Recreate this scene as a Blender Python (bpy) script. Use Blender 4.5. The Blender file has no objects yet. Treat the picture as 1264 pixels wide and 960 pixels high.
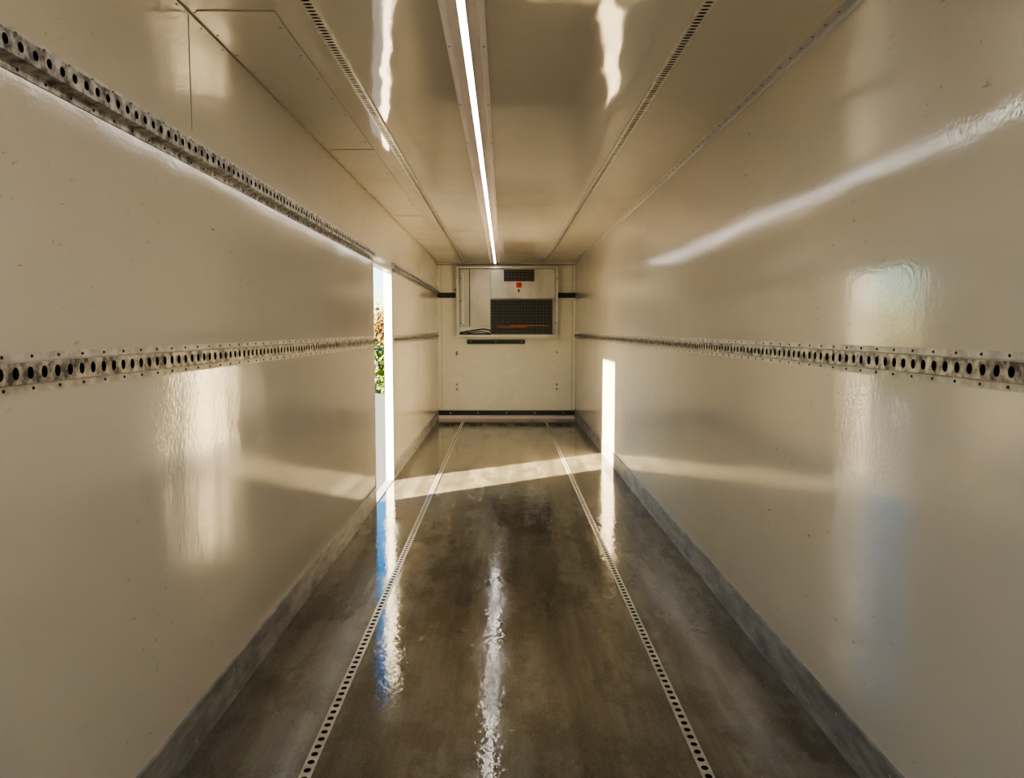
import bpy, math, random
from mathutils import Vector, Matrix
random.seed(7)

# ------------------------------------------------------------------ constants
XL, XR, H, YB, YR = -1.179, 1.281, 2.79, 13.4, -0.7
CAMZ = 1.60
DY0, DY1, DTOP = 6.78, 7.88, 2.215      # side door opening
TH = 0.065

# ------------------------------------------------------------------ mesh builder
class MB:
    def __init__(s): s.v=[]; s.f=[]; s.m=[]; s.sm=[]
    def add(s, vs, fs, mi=0, smooth=False):
        o=len(s.v); s.v += [tuple(a) for a in vs]
        for f in fs:
            s.f.append(tuple(i+o for i in f)); s.m.append(mi); s.sm.append(smooth)
    def box(s, x0,x1,y0,y1,z0,z1, mi=0):
        vs=[(x0,y0,z0),(x1,y0,z0),(x1,y1,z0),(x0,y1,z0),(x0,y0,z1),(x1,y0,z1),(x1,y1,z1),(x0,y1,z1)]
        s.add(vs,[(0,3,2,1),(4,5,6,7),(0,1,5,4),(1,2,6,5),(2,3,7,6),(3,0,4,7)],mi)
    def quad(s,a,b,c,d,mi=0): s.add([a,b,c,d],[(0,1,2,3)],mi)
    def cyl(s, c, axis, r, h, n=12, mi=0, r2=None):
        axis=Vector(axis).normalized(); c=Vector(c)
        u=axis.orthogonal().normalized(); w=axis.cross(u)
        if r2 is None: r2=r
        vs=[]
        for k in range(n):
            a=2*math.pi*k/n; vs.append(c+(u*math.cos(a)+w*math.sin(a))*r)
        for k in range(n):
            a=2*math.pi*k/n; vs.append(c+axis*h+(u*math.cos(a)+w*math.sin(a))*r2)
        fs=[(k,(k+1)%n,n+(k+1)%n,n+k) for k in range(n)]
        fs.append(tuple(range(n-1,-1,-1))); fs.append(tuple(range(n,2*n)))
        s.add(vs,fs,mi)
    def obj(s, name, mats, bevel=0, parent=None):
        me=bpy.data.meshes.new(name); me.from_pydata(s.v,[],s.f)
        for m in mats: me.materials.append(m)
        me.polygons.foreach_set('material_index', s.m)
        me.polygons.foreach_set('use_smooth', s.sm)
        me.update()
        o=bpy.data.objects.new(name, me); bpy.context.scene.collection.objects.link(o)
        if bevel:
            b=o.modifiers.new('bevel','BEVEL'); b.width=bevel; b.segments=2; b.limit_method='ANGLE'
        if parent: o.parent=parent
        return o

# ------------------------------------------------------------------ materials
def newmat(name):
    m=bpy.data.materials.new(name); m.use_nodes=True
    nt=m.node_tree; b=nt.nodes['Principled BSDF']
    return m,nt,b
def N(nt,t,**kw):
    n=nt.nodes.new(t)
    for k,v in kw.items(): setattr(n,k,v)
    return n
def coords(nt, scale=(1,1,1)):
    tc=N(nt,'ShaderNodeTexCoord'); mp=N(nt,'ShaderNodeMapping')
    mp.inputs['Scale'].default_value=scale
    nt.links.new(tc.outputs['Object'],mp.inputs['Vector']); return mp.outputs[0]
def noise(nt,vec,scale,detail=4,rough=0.5):
    n=N(nt,'ShaderNodeTexNoise'); n.inputs['Scale'].default_value=scale
    n.inputs['Detail'].default_value=detail; n.inputs['Roughness'].default_value=rough
    nt.links.new(vec,n.inputs['Vector']); return n.outputs['Fac']
def ramp(nt,fac,stops):
    r=N(nt,'ShaderNodeValToRGB'); e=r.color_ramp.elements
    while len(e)<len(stops): e.new(0.5)
    for i,(p,c) in enumerate(stops):
        e[i].position=p; e[i].color=(c,c,c,1) if isinstance(c,(int,float)) else (*c,1)
    nt.links.new(fac,r.inputs[0]); return r.outputs[0]
def bump(nt,h,strength,dist,prev=None):
    b=N(nt,'ShaderNodeBump'); b.inputs['Strength'].default_value=strength; b.inputs['Distance'].default_value=dist
    nt.links.new(h,b.inputs['Height'])
    if prev is not None: nt.links.new(prev,b.inputs['Normal'])
    return b.outputs[0]
def mixc(nt,fac,a,b,mode='MIX'):
    m=N(nt,'ShaderNodeMix',data_type='RGBA',blend_type=mode)
    for inp,val in ((m.inputs[0],fac),(m.inputs[6],a),(m.inputs[7],b)):
        if isinstance(val,bpy.types.NodeSocket): nt.links.new(val,inp)
        elif isinstance(val,(int,float)): inp.default_value=val
        else: inp.default_value=(*val,1)
    return m.outputs[2]

def gloss_panel(name, col, col2, r0, r1, wav, wscale, peel, spec=0.5, scuff=0.0):
    m,nt,b=newmat(name)
    v=coords(nt)
    base=mixc(nt, ramp(nt,noise(nt,coords(nt,(1,0.5,1)),1.3,5),[(0.35,0.0),(0.7,1.0)]), col, col2)
    if scuff:
        s=noise(nt,coords(nt,(1,2.2,7)),6.0,8,0.7)
        s2=noise(nt,v,1.1,2)
        mm=N(nt,'ShaderNodeMath',operation='MULTIPLY')
        nt.links.new(ramp(nt,s,[(0.63,0.0),(0.68,1.0)]),mm.inputs[0])
        nt.links.new(ramp(nt,s2,[(0.46,0.0),(0.60,scuff)]),mm.inputs[1])
        base=mixc(nt,mm.outputs[0],base,(0.18,0.16,0.14))
    nt.links.new(base,b.inputs['Base Color'])
    nt.links.new(ramp(nt,noise(nt,coords(nt,(1,0.6,1.5)),3,6),[(0.3,r0),(0.7,r1)]),b.inputs['Roughness'])
    b.inputs['Specular IOR Level'].default_value=spec
    n1=bump(nt,noise(nt,coords(nt,wscale),1.0,2),1.0,wav)
    n2=bump(nt,noise(nt,v,70,2),1.0,peel,n1)
    nt.links.new(n2,b.inputs['Normal'])
    return m
M_wall=gloss_panel('cream_grp_wall',(0.72,0.675,0.59),(0.67,0.63,0.545),0.06,0.13,0.005,(1,1.6,0.9),0.00036,0.95,0.7)
M_ceil=gloss_panel('cream_grp_ceiling',(0.74,0.69,0.60),(0.68,0.635,0.55),0.03,0.07,0.014,(2.0,1.1,1),0.00010,1.0)
M_back=gloss_panel('cream_back_wall',(0.88,0.84,0.72),(0.86,0.82,0.70),0.2,0.3,0.002,(1,1,1),0.0002,0.5)

def floor_mat():
    m,nt,b=newmat('wet_resin_floor')
    v=coords(nt)
    f1=noise(nt,coords(nt,(3.0,0.22,1)),1.5,7,0.6)
    f2=noise(nt,coords(nt,(1,0.5,1)),4.0,10,0.78)
    c=mixc(nt,ramp(nt,f1,[(0.40,0.0),(0.60,1.0)]),(0.090,0.082,0.060),(0.205,0.190,0.145))
    c=mixc(nt,ramp(nt,f2,[(0.47,0.0),(0.56,0.6)]),c,(0.070,0.059,0.040))
    grit=noise(nt,v,110,3)
    c=mixc(nt,ramp(nt,grit,[(0.54,0.0),(0.66,0.28)]),c,(0.33,0.31,0.245))
    nt.links.new(c,b.inputs['Base Color'])
    rr=ramp(nt,noise(nt,coords(nt,(2.2,0.5,1)),2.2,7,0.65),[(0.42,0.02),(0.60,0.17)])
    nt.links.new(rr,b.inputs['Roughness'])
    b.inputs['Specular IOR Level'].default_value=0.65
    n1=bump(nt,noise(nt,v,2.2,3),1.0,0.003)
    n2=bump(nt,noise(nt,v,30,4),1.0,0.0008,n1)
    nt.links.new(n2,b.inputs['Normal'])
    return m
M_floor=floor_mat()

def metal(name,c1,c2,rough,metallic=0.8,scale=18,stretch=(1,1,1),bmp=0.0003):
    m,nt,b=newmat(name)
    f=noise(nt,coords(nt,stretch),scale,6,0.65)
    nt.links.new(mixc(nt,ramp(nt,f,[(0.38,0.0),(0.62,1.0)]),c1,c2),b.inputs['Base Color'])
    b.inputs['Metallic'].default_value=metallic
    nt.links.new(ramp(nt,f,[(0.3,rough+0.15),(0.7,rough)]),b.inputs['Roughness'])
    nt.links.new(bump(nt,noise(nt,coords(nt,stretch),scale*5,3),1.0,bmp),b.inputs['Normal'])
    return m
M_alu=metal('galvanised_flange',(0.46,0.445,0.42),(0.68,0.66,0.625),0.35,0.4)
M_dirty=metal('grimy_rail_channel',(0.09,0.087,0.08),(0.56,0.54,0.51),0.30,0.5,26,(1,1,1))
M_kick=metal('scuffed_aluminium_kickplate',(0.26,0.257,0.25),(0.46,0.452,0.44),0.38,0.35,9,(1,0.4,1.6))
M_bright=metal('bare_aluminium',(0.52,0.50,0.46),(0.68,0.655,0.61),0.3,0.5,14)
M_unit=metal('evaporator_sheet_metal',(0.44,0.42,0.38),(0.58,0.555,0.505),0.28,0.3,3,(1,1,0.5))
def plain(name,c,rough=0.5,metallic=0.0,spec=0.5,var=0.25):
    m,nt,b=newmat(name)
    f=noise(nt,coords(nt),12,4)
    nt.links.new(mixc(nt,f,tuple(x*(1-var) for x in c),tuple(min(1,x*(1+var)) for x in c)),b.inputs['Base Color'])
    b.inputs['Roughness'].default_value=rough; b.inputs['Metallic'].default_value=metallic
    b.inputs['Specular IOR Level'].default_value=spec
    return m
M_black=plain('black_rubber',(0.012,0.012,0.012),0.45)
M_hole=plain('dark_hole',(0.012,0.011,0.010),0.8,spec=0.1)
M_white=plain('white_painted_steel',(0.70,0.69,0.66),0.35,var=0.06)
M_red=plain('red_label',(0.65,0.04,0.03),0.4)
M_orange=plain('orange_reflection',(0.42,0.10,0.03),0.35,0.6)  # orange reflection in the grille, put in as a colour
M_seal=plain('sealant_brown',(0.42,0.36,0.27),0.6)
M_house=metal('lamp_housing_aluminium',(0.84,0.75,0.71),(0.92,0.83,0.79),0.35,0.0,6,(1,0.2,1))
M_emit=bpy.data.materials.new('led_diffuser'); M_emit.use_nodes=True
nt=M_emit.node_tree; b=nt.nodes['Principled BSDF']
b.inputs['Base Color'].default_value=(0.9,0.9,0.9,1)
b.inputs['Emission Color'].default_value=(1.0,0.95,0.88,1); b.inputs['Emission Strength'].default_value=10

# ------------------------------------------------------------------ shell
m=MB(); m.box(XL-TH,XR+TH,YR,YB+TH,-0.16,0); m.obj('floor',[M_floor])
m=MB(); m.box(XL-TH,XR+TH,YR,YB+TH,H,H+0.09); m.obj('ceiling',[M_ceil])
m=MB(); m.box(XR,XR+TH,YR,YB+TH,0,H); m.obj('wall_right',[M_wall])
m=MB(); m.box(XL,XR,YB,YB+TH,0,H); m.obj('wall_back',[M_back])
m=MB()
m.box(XL-TH,XL,YR,DY0,0,H); m.box(XL-TH,XL,DY1,YB+TH,0,H); m.box(XL-TH,XL,DY0,DY1,DTOP,H)
m.obj('wall_left',[M_wall])
# unseen rear barn doors, posed to keep direct sun out: left leaf swung open square to the body, right leaf closed
xm=(XL+XR)/2
mb=MB(); a,bb=XL-TH-0.07,XL-TH
mb.box(a,bb,YR-1.28,YR-0.02,-0.1,H+0.05)
mb.cyl((a-0.03,YR-1.15,0.05),(0,0,1),0.016,H-0.15,10,1)
for z in (0.4,1.1,2.3): mb.box(a-0.04,a+0.001,YR-1.19,YR-1.11,z-0.04,z+0.04,1)
mb.obj('door_2',[M_wall,M_kick],0.003)
mb=MB(); a,bb=xm-0.02,XR+TH
mb.box(a,bb,YR-0.072,YR-0.002,-0.1,H+0.05)
mb.cyl((a+0.14,YR-0.105,0.05),(0,0,1),0.016,H-0.15,10,1)
for z in (0.4,1.1,2.3): mb.box(a+0.10,a+0.18,YR-0.115,YR-0.071,z-0.04,z+0.04,1)
mb.obj('door_3',[M_wall,M_kick],0.003)

# side door frame lining and leaf swung flat against the outside
m=MB()
t=0.012
m.box(XL-TH-0.012,XL+0.004,DY1-t,DY1+0.02,0,DTOP); m.box(XL-TH-0.012,XL+0.004,DY0-0.02,DY0+t,0,DTOP)
m.box(XL-TH-0.012,XL+0.004,DY0-0.02,DY1+0.02,DTOP-t,DTOP+0.02)
m.box(XL-TH-0.012,XL+0.004,DY0,DY1,-0.005,0.008,1)
m.obj('door_frame',[M_white,M_kick],0.002)
m=MB()
ox=XL-TH-0.035
m.box(ox-0.06,ox,DY0-1.16,DY0-0.08,0.0,DTOP)
for z in (0.3,1.1,1.9): m.cyl((ox+0.005,DY0-0.055,z-0.06),(0,0,1),0.018,0.12,10,1)
m.box(ox-0.08,ox-0.06,DY0-1.05,DY0-1.02,0.7,1.4,1); m.box(ox-0.002,ox+0.012,DY0-1.16,DY0-0.08,1.44,1.54,1)
m.obj('door_1',[M_white,M_kick],0.004)

# ------------------------------------------------------------------ perforated rails
def rail(name, O, S, T, Nn, length, half, pitch, hw, hh, depth, flange, riv_pitch, mats, riv_off=0, nseg=16, lift=0.003, low=0):
    """O origin, S along, T across, Nn outwards. mats: face, channel, hole"""
    O,S,T,Nn=map(Vector,(O,S,T,Nn)); mb=MB()
    P=lambda s,t,n: O+S*s+T*t+Nn*n
    flip = S.cross(T).dot(Nn)<0
    def addq(vs,fs,mi,sm=False):
        if flip: fs=[tuple(reversed(f)) for f in fs]
        mb.add(vs,fs,mi,sm)
    addq([P(0,-half,lift*0.3),P(length,-half,lift*0.3),P(length,half,lift*0.3),P(0,half,lift*0.3)],[(0,1,2,3)],2)
    ncell=int(length/pitch)
    per=[]
    q=nseg//4
    for side in range(4):
        for k in range(q):
            a=-0.5+k/q
            per.append([(a,-0.5),(0.5,a),(-a,0.5),(-0.5,-a)][side])
    for c in range(ncell):
        s0=c*pitch+pitch/2
        vs=[];
        for (a,bq) in per: vs.append(P(s0+a*pitch,bq*2*half,depth))
        for (a,bq) in per:
            ang=math.atan2(bq,a); vs.append(P(s0+hw*math.cos(ang),hh*math.sin(ang),depth))
        for (a,bq) in per:
            ang=math.atan2(bq,a); vs.append(P(s0+hw*math.cos(ang),hh*math.sin(ang),depth*0.35))
        L=len(per)
        addq(vs,[(k,(k+1)%L,L+(k+1)%L,L+k) for k in range(L)],1)
        addq(vs,[(L+k,L+(k+1)%L,2*L+(k+1)%L,2*L+k) for k in range(L)],2)
    rest=ncell*pitch
    if length-rest>1e-4:
        addq([P(rest,-half,depth),P(length,-half,depth),P(length,half,depth),P(rest,half,depth)],[(0,1,2,3)],1)
    for sg in (-1,1):
        prof=[(half,depth),(half+0.004,lift),(half+flange,lift),(half+flange,0)] if flange>0 else [(half,depth),(half,0)]
        for (t0,n0),(t1,n1) in zip(prof[:-1],prof[1:]):
            vs=[P(0,sg*t0,n0),P(length,sg*t0,n0),P(length,sg*t1,n1),P(0,sg*t1,n1)]
            f=(0,1,2,3) if sg<0 else (3,2,1,0)
            addq(vs,[tuple(reversed(f))],low if sg<0 else 0)
        if flange>0 and riv_pitch:
            s=riv_pitch/2+riv_off
            while s<length:
                mb.cyl(P(s,sg*(half+flange*0.58),lift),Nn,0.0050,0.003,8,3,0.003); s+=riv_pitch
    for s in (0,length):
        addq([P(s,-half,0),P(s,half,0),P(s,half,depth),P(s,-half,depth)],[(0,1,2,3)],0)
    return mb.obj(name,mats)

RM=[M_alu,M_dirty,M_hole,M_black]
zc=1.495
args=dict(half=0.026,pitch=0.056,hw=0.0125,hh=0.0155,depth=0.016,flange=0.024,riv_pitch=0.112)
rail('cargo_rail',(XR,YR+0.05,zc),(0,1,0),(0,0,1),(-1,0,0),YB-YR-0.06,mats=RM,**args)
rail('cargo_rail',(XL,YR+0.05,zc),(0,1,0),(0,0,1),(1,0,0),DY0-0.03-YR-0.05,mats=RM,**args)
rail('cargo_rail',(XL,DY1+0.03,zc),(0,1,0),(0,0,1),(1,0,0),YB-DY1-0.04,mats=RM,**args)
zu=2.269
ua=dict(args,depth=0.032,hh=0.0125,hw=0.0115,low=1,flange=0.028)
rail('cargo_rail',(XL,YR+0.05,zu),(0,1,0),(0,0,1),(1,0,0),DY0-0.03-YR-0.05,mats=RM,**ua)
rail('cargo_rail',(XL,DY1+0.03,zu),(0,1,0),(0,0,1),(1,0,0),YB-DY1-0.09,mats=RM,**ua)
cm=dict(half=0.025,pitch=0.030,hw=0.0075,hh=0.017,depth=0.012,flange=0.0,riv_pitch=0,nseg=8)
rail('ceiling_track_rail',(-0.712,YR+0.05,H),(0,1,0),(1,0,0),(0,0,-1),13.1-YR,mats=[M_bright,M_bright,M_hole,M_black],**cm)
rail('ceiling_track_rail',( 0.742,YR+0.05,H),(0,1,0),(1,0,0),(0,0,-1),13.1-YR,mats=[M_bright,M_bright,M_hole,M_black],**cm)
fm=dict(half=0.022,pitch=0.052,hw=0.0145,hh=0.0135,depth=0.004,flange=0.0,riv_pitch=0,nseg=12,lift=0.002)
rail('floor_track_rail',(-0.716,YR+0.05,0),(0,1,0),(1,0,0),(0,0,1),12.9-YR,mats=[M_bright,M_bright,M_hole,M_black],**fm)
rail('floor_track_rail',( 0.733,YR+0.05,0),(0,1,0),(1,0,0),(0,0,1),12.9-YR,mats=[M_bright,M_bright,M_hole,M_black],**fm)

# ------------------------------------------------------------------ kick plates
def kick(name,x,sgn,segs):
    mb=MB()
    for (a,bb) in segs:
        y=a
        while y<bb-0.01:
            e=min(y+2.5,bb)
            x0,x1=sorted((x,x+sgn*0.006)); mb.box(x0,x1,y+0.002,e-0.002,0.0,0.168)
            x0,x1=sorted((x,x+sgn*0.012)); mb.box(x0,x1,y+0.002,e-0.002,0.160,0.172)
            yy=y+0.12
            while yy<e: 
                mb.cyl((x+sgn*0.006,yy,0.13),(sgn,0,0),0.005,0.002,8,1); mb.cyl((x+sgn*0.006,yy,0.035),(sgn,0,0),0.005,0.002,8,1); yy+=0.4
            y=e
    return mb.obj(name,[M_kick,M_alu])
kick('baseboard_right',XR,-1,[(YR+0.02,YB-0.01)])
kick('baseboard_left',XL,1,[(YR+0.02,DY0-0.03),(DY1+0.03,YB-0.01)])

# ceiling/wall corner trims
mb=MB(); w=0.045
mb.box(XR-w,XR,YR+0.02,YB-0.005,H-0.003,H); mb.box(XR-0.003,XR,YR+0.02,YB-0.005,H-0.022,H-0.003)
y=YR+0.1
while y<YB-0.1:
    mb.cyl((XR-w*0.55,y,H-0.003),(0,0,-1),0.006,0.003,8,1); y+=0.12
mb.obj('trim_1',[M_white,M_dirty])
mb=MB()
mb.box(XL,XL+0.005,YR+0.02,YB-0.005,H-0.005,H)
y=YR+0.1
while y<YB-0.1:
    mb.cyl((XL+0.018,y,H),(0,0,-1),0.005,0.003,8,1); mb.cyl((XL,y+0.1,H-0.02),(1,0,0),0.004,0.003,8,1); y+=0.22
mb.obj('trim_2',[M_seal,M_seal])
mb=MB()
px0,px1=XL+0.03,-0.86
for (a,bb) in ((2.90,5.04),(5.05,7.9),(7.91,10.8)):
    mb.box(px0,px1,a+0.004,bb-0.004,H-0.003,H)
    mb.box(px1,px1+0.003,a,bb,H-0.003,H,1)
    mb.box(px0,px1,a-0.002,a+0.003,H-0.004,H,1)
    y=a+0.15
    while y<bb:
        mb.cyl((px1-0.02,y,H-0.003),(0,0,-1),0.005,0.003,8,1); y+=0.3
for (xa,xb,ya,yb) in ((-0.03,0.62,7.2,9.6),(-0.62,-0.28,9.2,11.4)):  # first sheet stands in for the back unit's reflection in the ceiling
    mb.box(xa,xb,ya,yb,H-0.002,H)
    for q in ((xa,xb,ya-0.008,ya),(xa,xb,yb,yb+0.008),(xa-0.004,xa,ya,yb),(xb,xb+0.004,ya,yb)): mb.box(q[0],q[1],q[2],q[3],H-0.0022,H,1)
mb.obj('ceiling_panel_and_reflection',[M_ceil,M_seal])
mb=MB()
for yy in (2.9,10.8):
    mb.box(XL,XL+0.0015,yy-0.002,yy+0.002,2.35,H-0.01)
mb.obj('trim_3',[M_seal])

# ------------------------------------------------------------------ LED light
LX=-0.153
mb=MB()
prof=[(-0.083,0.0),(-0.083,0.016),(-0.062,0.018),(-0.054,0.006),(-0.016,0.006),(-0.014,0.028),(-0.010,0.030)]
full=prof+[(-a,bq) for a,bq in reversed(prof)]
y0,y1=YR+0.3,13.2
for (a,d0),(c,d1) in zip(full[:-1],full[1:]):
    em = abs(a)<0.0155 and abs(c)<0.0155
    mb.quad((LX+a,y0,H-d0),(LX+a,y1,H-d0),(LX+c,y1,H-d1),(LX+c,y0,H-d1),1 if em else 0)
for yy in (y0,y1):
    mb.add([(LX+a,yy,H-d) for a,d in full],[tuple(range(len(full)))],0)
y=0.8
while y<y1:
    for sx in (-0.072,0.072): mb.cyl((LX+sx,y,H-0.016),(0,0,-1),0.005,0.004,8,2)
    y+=0.8
mb.obj('led_strip_light',[M_house,M_emit,M_dirty])

# ------------------------------------------------------------------ back wall fittings
SC=68.66
def bx(x): return (x-622)/SC
def bz(y): return CAMZ+(407-y)/SC
E=0.001
def fbox(mb,x0,x1,y0,y1,d0,d1,mi=0):
    mb.box(bx(x0),bx(x1),YB-d1-E,YB-d0-E,bz(y1),bz(y0),mi)
mb=MB()
fbox(mb,565,687.5,331,416,0,0.10,0)
fr=0.18
fbox(mb,565,568,331,416,0.10,fr,1); fbox(mb,684.5,687.5,331,416,0.10,fr,1)
fbox(mb,568,684.5,331,333,0.10,fr,1); fbox(mb,568,684.5,413,416,0.10,fr,1)
fbox(mb,569,605.5,334.5,403,0.10,0.145,0)
fbox(mb,571,574,338,400,0.145,0.15,1); fbox(mb,580,581,334.5,403,0.145,0.149,2)
fbox(mb,607,683.5,334.5,369,0.10,0.155,0)
fbox(mb,622,659,334.5,348.5,0.155,0.165,2)
for k in range(9): 
    x=622.5+k*4.4; fbox(mb,x,x+0.6,335,348,0.165,0.172,3)
for k in range(4):
    y=336+k*3.6; fbox(mb,622.5,658.5,y,y+0.5,0.165,0.174,3)
fbox(mb,637,643.5,349.8,356,0.155,0.160,4)
for x in (634.5,639,643): fbox(mb,x,x+2.2,358,361.5,0.155,0.162,1 if x!=639 else 2)
fbox(mb,606,681,371,412,0.10,0.15,2)
fbox(mb,606,681,370.2,371.4,0.15,0.175,3); fbox(mb,606,681,411.4,412.6,0.15,0.175,3)
fbox(mb,605.6,606.8,370.2,412.6,0.15,0.175,3); fbox(mb,680,681.2,370.2,412.6,0.15,0.175,3)
for k in range(1,20):
    x=606+k*3.75; fbox(mb,x-0.18,x+0.18,371,412,0.155,0.165,3)
for k in range(1,11):
    y=371+k*3.75; fbox(mb,606,681,y-0.18,y+0.18,0.158,0.168,3)
fbox(mb,614,650,402.8,403.8,0.150,0.156,5); fbox(mb,630,678,401.4,402.4,0.150,0.156,5)  # thin strips painting the orange reflection behind the grille wires
fbox(mb,568,606,411,413,0.10,0.16,2); fbox(mb,568,606,404,411,0.10,0.13,1)
def tube(mb,pts,r,mi,n=8):
    for a,bq in zip(pts[:-1],pts[1:]):
        a=Vector(a); bq=Vector(bq); mb.cyl(a,bq-a,r,(bq-a).length,n,mi)
tube(mb,[(bx(569),YB-0.15,bz(411)),(bx(576),YB-0.16,bz(409)),(bx(586),YB-0.16,bz(407.5)),(bx(596),YB-0.16,bz(406)),(bx(604),YB-0.16,bz(407)),(bx(607),YB-0.16,bz(410))],0.012,2)
tube(mb,[(bx(569),YB-0.16,bz(409.5)),(bx(580),YB-0.17,bz(410.5)),(bx(594),YB-0.17,bz(409)),(bx(605),YB-0.17,bz(411))],0.008,2)
for y in (345,372,399): mb.cyl((bx(570),YB-fr,bz(y)),(0,-1,0),0.012,0.006,8,3); mb.cyl((bx(686),YB-fr,bz(y)),(0,-1,0),0.012,0.006,8,3)
mb.cyl((bx(563),YB-E,bz(358)),(0,-1,0),0.018,0.03,10,4)
M_frame=plain('white_unit_frame',(0.62,0.60,0.55),0.35,0.2,var=0.12)
M_bar=plain('dark_grille_wire',(0.10,0.10,0.10),0.4,0.6)
mb.obj('refrigeration_unit',[M_unit,M_frame,M_black,M_bar,M_red,M_orange])

mb=MB(); fbox(mb,577,648,419.2,424.3,0,0.05,0)
for x in (581,612,644): mb.cyl((bx(x),YB-0.05,bz(421.7)),(0,-1,0),0.015,0.006,8,1)
mb.obj('rubber_stop_bar',[M_black,M_dirty],0.006)
mb=MB(); fbox(mb,541.5,709.5,506.5,512,0,0.07,0)
for x in (556,590,625,660,695): mb.cyl((bx(x),YB-0.07,bz(509.2)),(0,-1,0),0.015,0.005,8,1)
mb.obj('rubber_bumper_bar',[M_black,M_dirty],0.008)
mb=MB(); mb.box(XL,XR,YB-0.03,YB,0,bz(512.6)); mb.obj('baseboard_back',[M_house],0.003)
mb=MB(); fbox(mb,541.3,563,361.8,368,0,0.04,0); fbox(mb,688.5,709.8,361.8,368,0,0.04,0)
mb.obj('bulkhead_strap_rail',[M_black],0.004)
mb=MB()
for (x,y) in ((564,434.5),(564,437),(564,474.5),(564,480),(687.5,474.5),(687.5,480),(687.5,434.5)):
    mb.cyl((bx(x),YB-E,bz(y)),(0,-1,0),0.022,0.012,10,0,0.016); mb.cyl((bx(x),YB-0.013,bz(y)),(0,-1,0),0.01,0.008,6,0)
mb.obj('bulkhead_bolts',[M_dirty])
mb=MB()
for x in (545.5,706): fbox(mb,x-0.25,x+0.25,326,361,0,0.004); fbox(mb,x-0.25,x+0.25,369,506,0,0.004)
fbox(mb,541.2,709.8,327.2,328.4,0,0.012)
mb.obj('trim_4',[M_seal])

# ------------------------------------------------------------------ outside
GZ=-1.2
M_asph=plain('asphalt',(0.070,0.074,0.086),0.85,var=0.2)
mb=MB(); mb.quad((-90,-70,GZ),(60,-70,GZ),(60,90,GZ),(-90,90,GZ)); mb.obj('ground',[M_asph])
def leafmat(name,c1,c2):
    m,nt,b=newmat(name)
    nt.links.new(mixc(nt,ramp(nt,noise(nt,coords(nt),1.5,5),[(0.35,0.0),(0.65,1.0)]),c1,c2),b.inputs['Base Color'])
    b.inputs['Roughness'].default_value=0.6
    return m
M_green=leafmat('green_leaves',(0.035,0.080,0.006),(0.09,0.125,0.008))
M_aut=leafmat('autumn_leaves',(0.13,0.065,0.014),(0.08,0.075,0.014))
M_bark=plain('bark',(0.05,0.035,0.025),0.9)
def leaf(mb,c,s,mi):
    n=Vector((random.gauss(0,1),random.gauss(0,1),random.gauss(0,1))).normalized()
    u=n.orthogonal().normalized()*s; w=n.cross(u).normalized()*s*0.6; c=Vector(c)
    mb.add([c-u,c-w*0.9,c+u,c+w*0.9],[(0,1,2,3)],mi)
mb=MB()
for i in range(16000):
    x=random.uniform(-32,2); yc=33+0.05*(x+6)
    hgt=2.05+0.25*math.sin(x*1.7)+0.15*math.sin(x*4.1)
    y=yc+random.gauss(0,0.5); z=GZ+hgt*random.random()**0.8
    leaf(mb,(x,y,z),random.uniform(0.09,0.18),1)
for i in range(60):
    x=-32+34*i/59; yc=33+0.05*(x+6); mb.cyl((x,yc,GZ),(0.05,0,1),0.04,1.6,6,0)
mb.obj('hedge',[M_bark,M_green])
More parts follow.
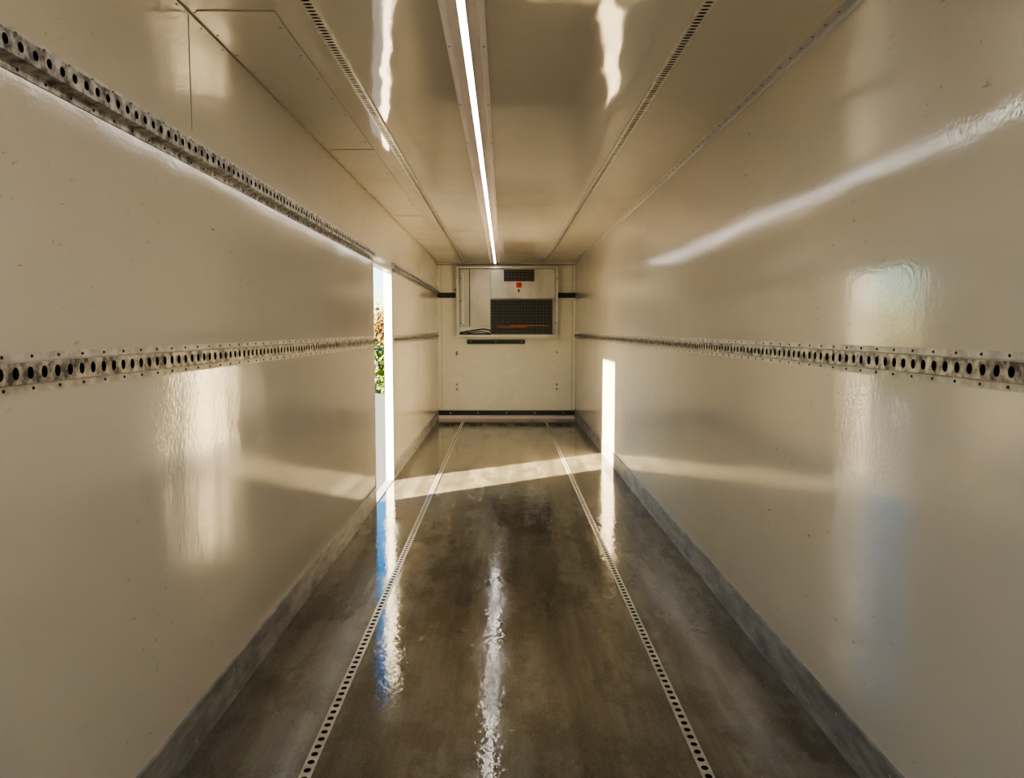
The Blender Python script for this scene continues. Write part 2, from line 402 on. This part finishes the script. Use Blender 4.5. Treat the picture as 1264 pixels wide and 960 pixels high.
def tree(x,y,h,mi_mat):
    mb=MB(); mb.cyl((x,y,GZ),(0.02,0,1),0.12,h*0.55,8,0,0.07)
    cents=[]
    for k in range(14):
        a=random.uniform(0,6.28); r=random.uniform(0.2,1.2)
        p=Vector((x+r*math.cos(a),y+r*math.sin(a),GZ+h*random.uniform(0.45,0.95))); cents.append(p)
        b0=Vector((x,y,GZ+h*random.uniform(0.3,0.5))); mb.cyl(b0,p-b0,0.04,(p-b0).length,6,0,0.015)
    for p in cents:
        for i in range(170):
            leaf(mb,p+Vector((random.gauss(0,.4),random.gauss(0,.4),random.gauss(0,.33))),random.uniform(.07,.13),1)
    mb.obj('autumn_tree',[M_bark,mi_mat])
for (x,y,h) in ((-5.9,36,3.7),(-9.5,37,3.9),(-14,36,4.2),(-19,37,3.8),(-25,37,4.3)): tree(x,y,h,M_aut)

# ------------------------------------------------------------------ light
sd=Vector((2.46,1.75,-0.96)).normalized()
L=bpy.data.lights.new('sun','SUN'); L.energy=52; L.color=(1.0,0.79,0.49); L.angle=math.radians(0.9)
so=bpy.data.objects.new('sun',L); so.rotation_euler=sd.to_track_quat('-Z','Y').to_euler(); so.location=(-20,-14,10)
bpy.context.scene.collection.objects.link(so)
w=bpy.data.worlds.new('sky'); bpy.context.scene.world=w; w.use_nodes=True
nt=w.node_tree; bg=nt.nodes['Background']; sk=nt.nodes.new('ShaderNodeTexSky')
sk.sky_type='NISHITA'; sk.sun_disc=False; sk.sun_elevation=math.radians(18); sk.sun_rotation=math.atan2(-2.46,-1.75)
sk.dust_density=0.1; sk.ozone_density=2.2
hs=nt.nodes.new('ShaderNodeHueSaturation'); hs.inputs['Saturation'].default_value=1.45
nt.links.new(sk.outputs[0],hs.inputs['Color']); nt.links.new(hs.outputs[0],bg.inputs[0]); bg.inputs[1].default_value=0.31

# ------------------------------------------------------------------ camera
cam=bpy.data.cameras.new('camera'); co=bpy.data.objects.new('camera',cam); bpy.context.scene.collection.objects.link(co)
f=920.0
cam.sensor_width=36; cam.lens=36*f/1264; cam.clip_start=0.05; cam.clip_end=500
pitch=math.atan(73/f); yaw=math.atan(10/f)
co.location=(0,0,CAMZ); co.rotation_euler=(math.pi/2-pitch,0,-yaw)
bpy.context.scene.camera=co
vs=bpy.context.scene.view_settings
vs.view_transform='AgX'; vs.look='AgX - Medium High Contrast'; vs.exposure=1.12
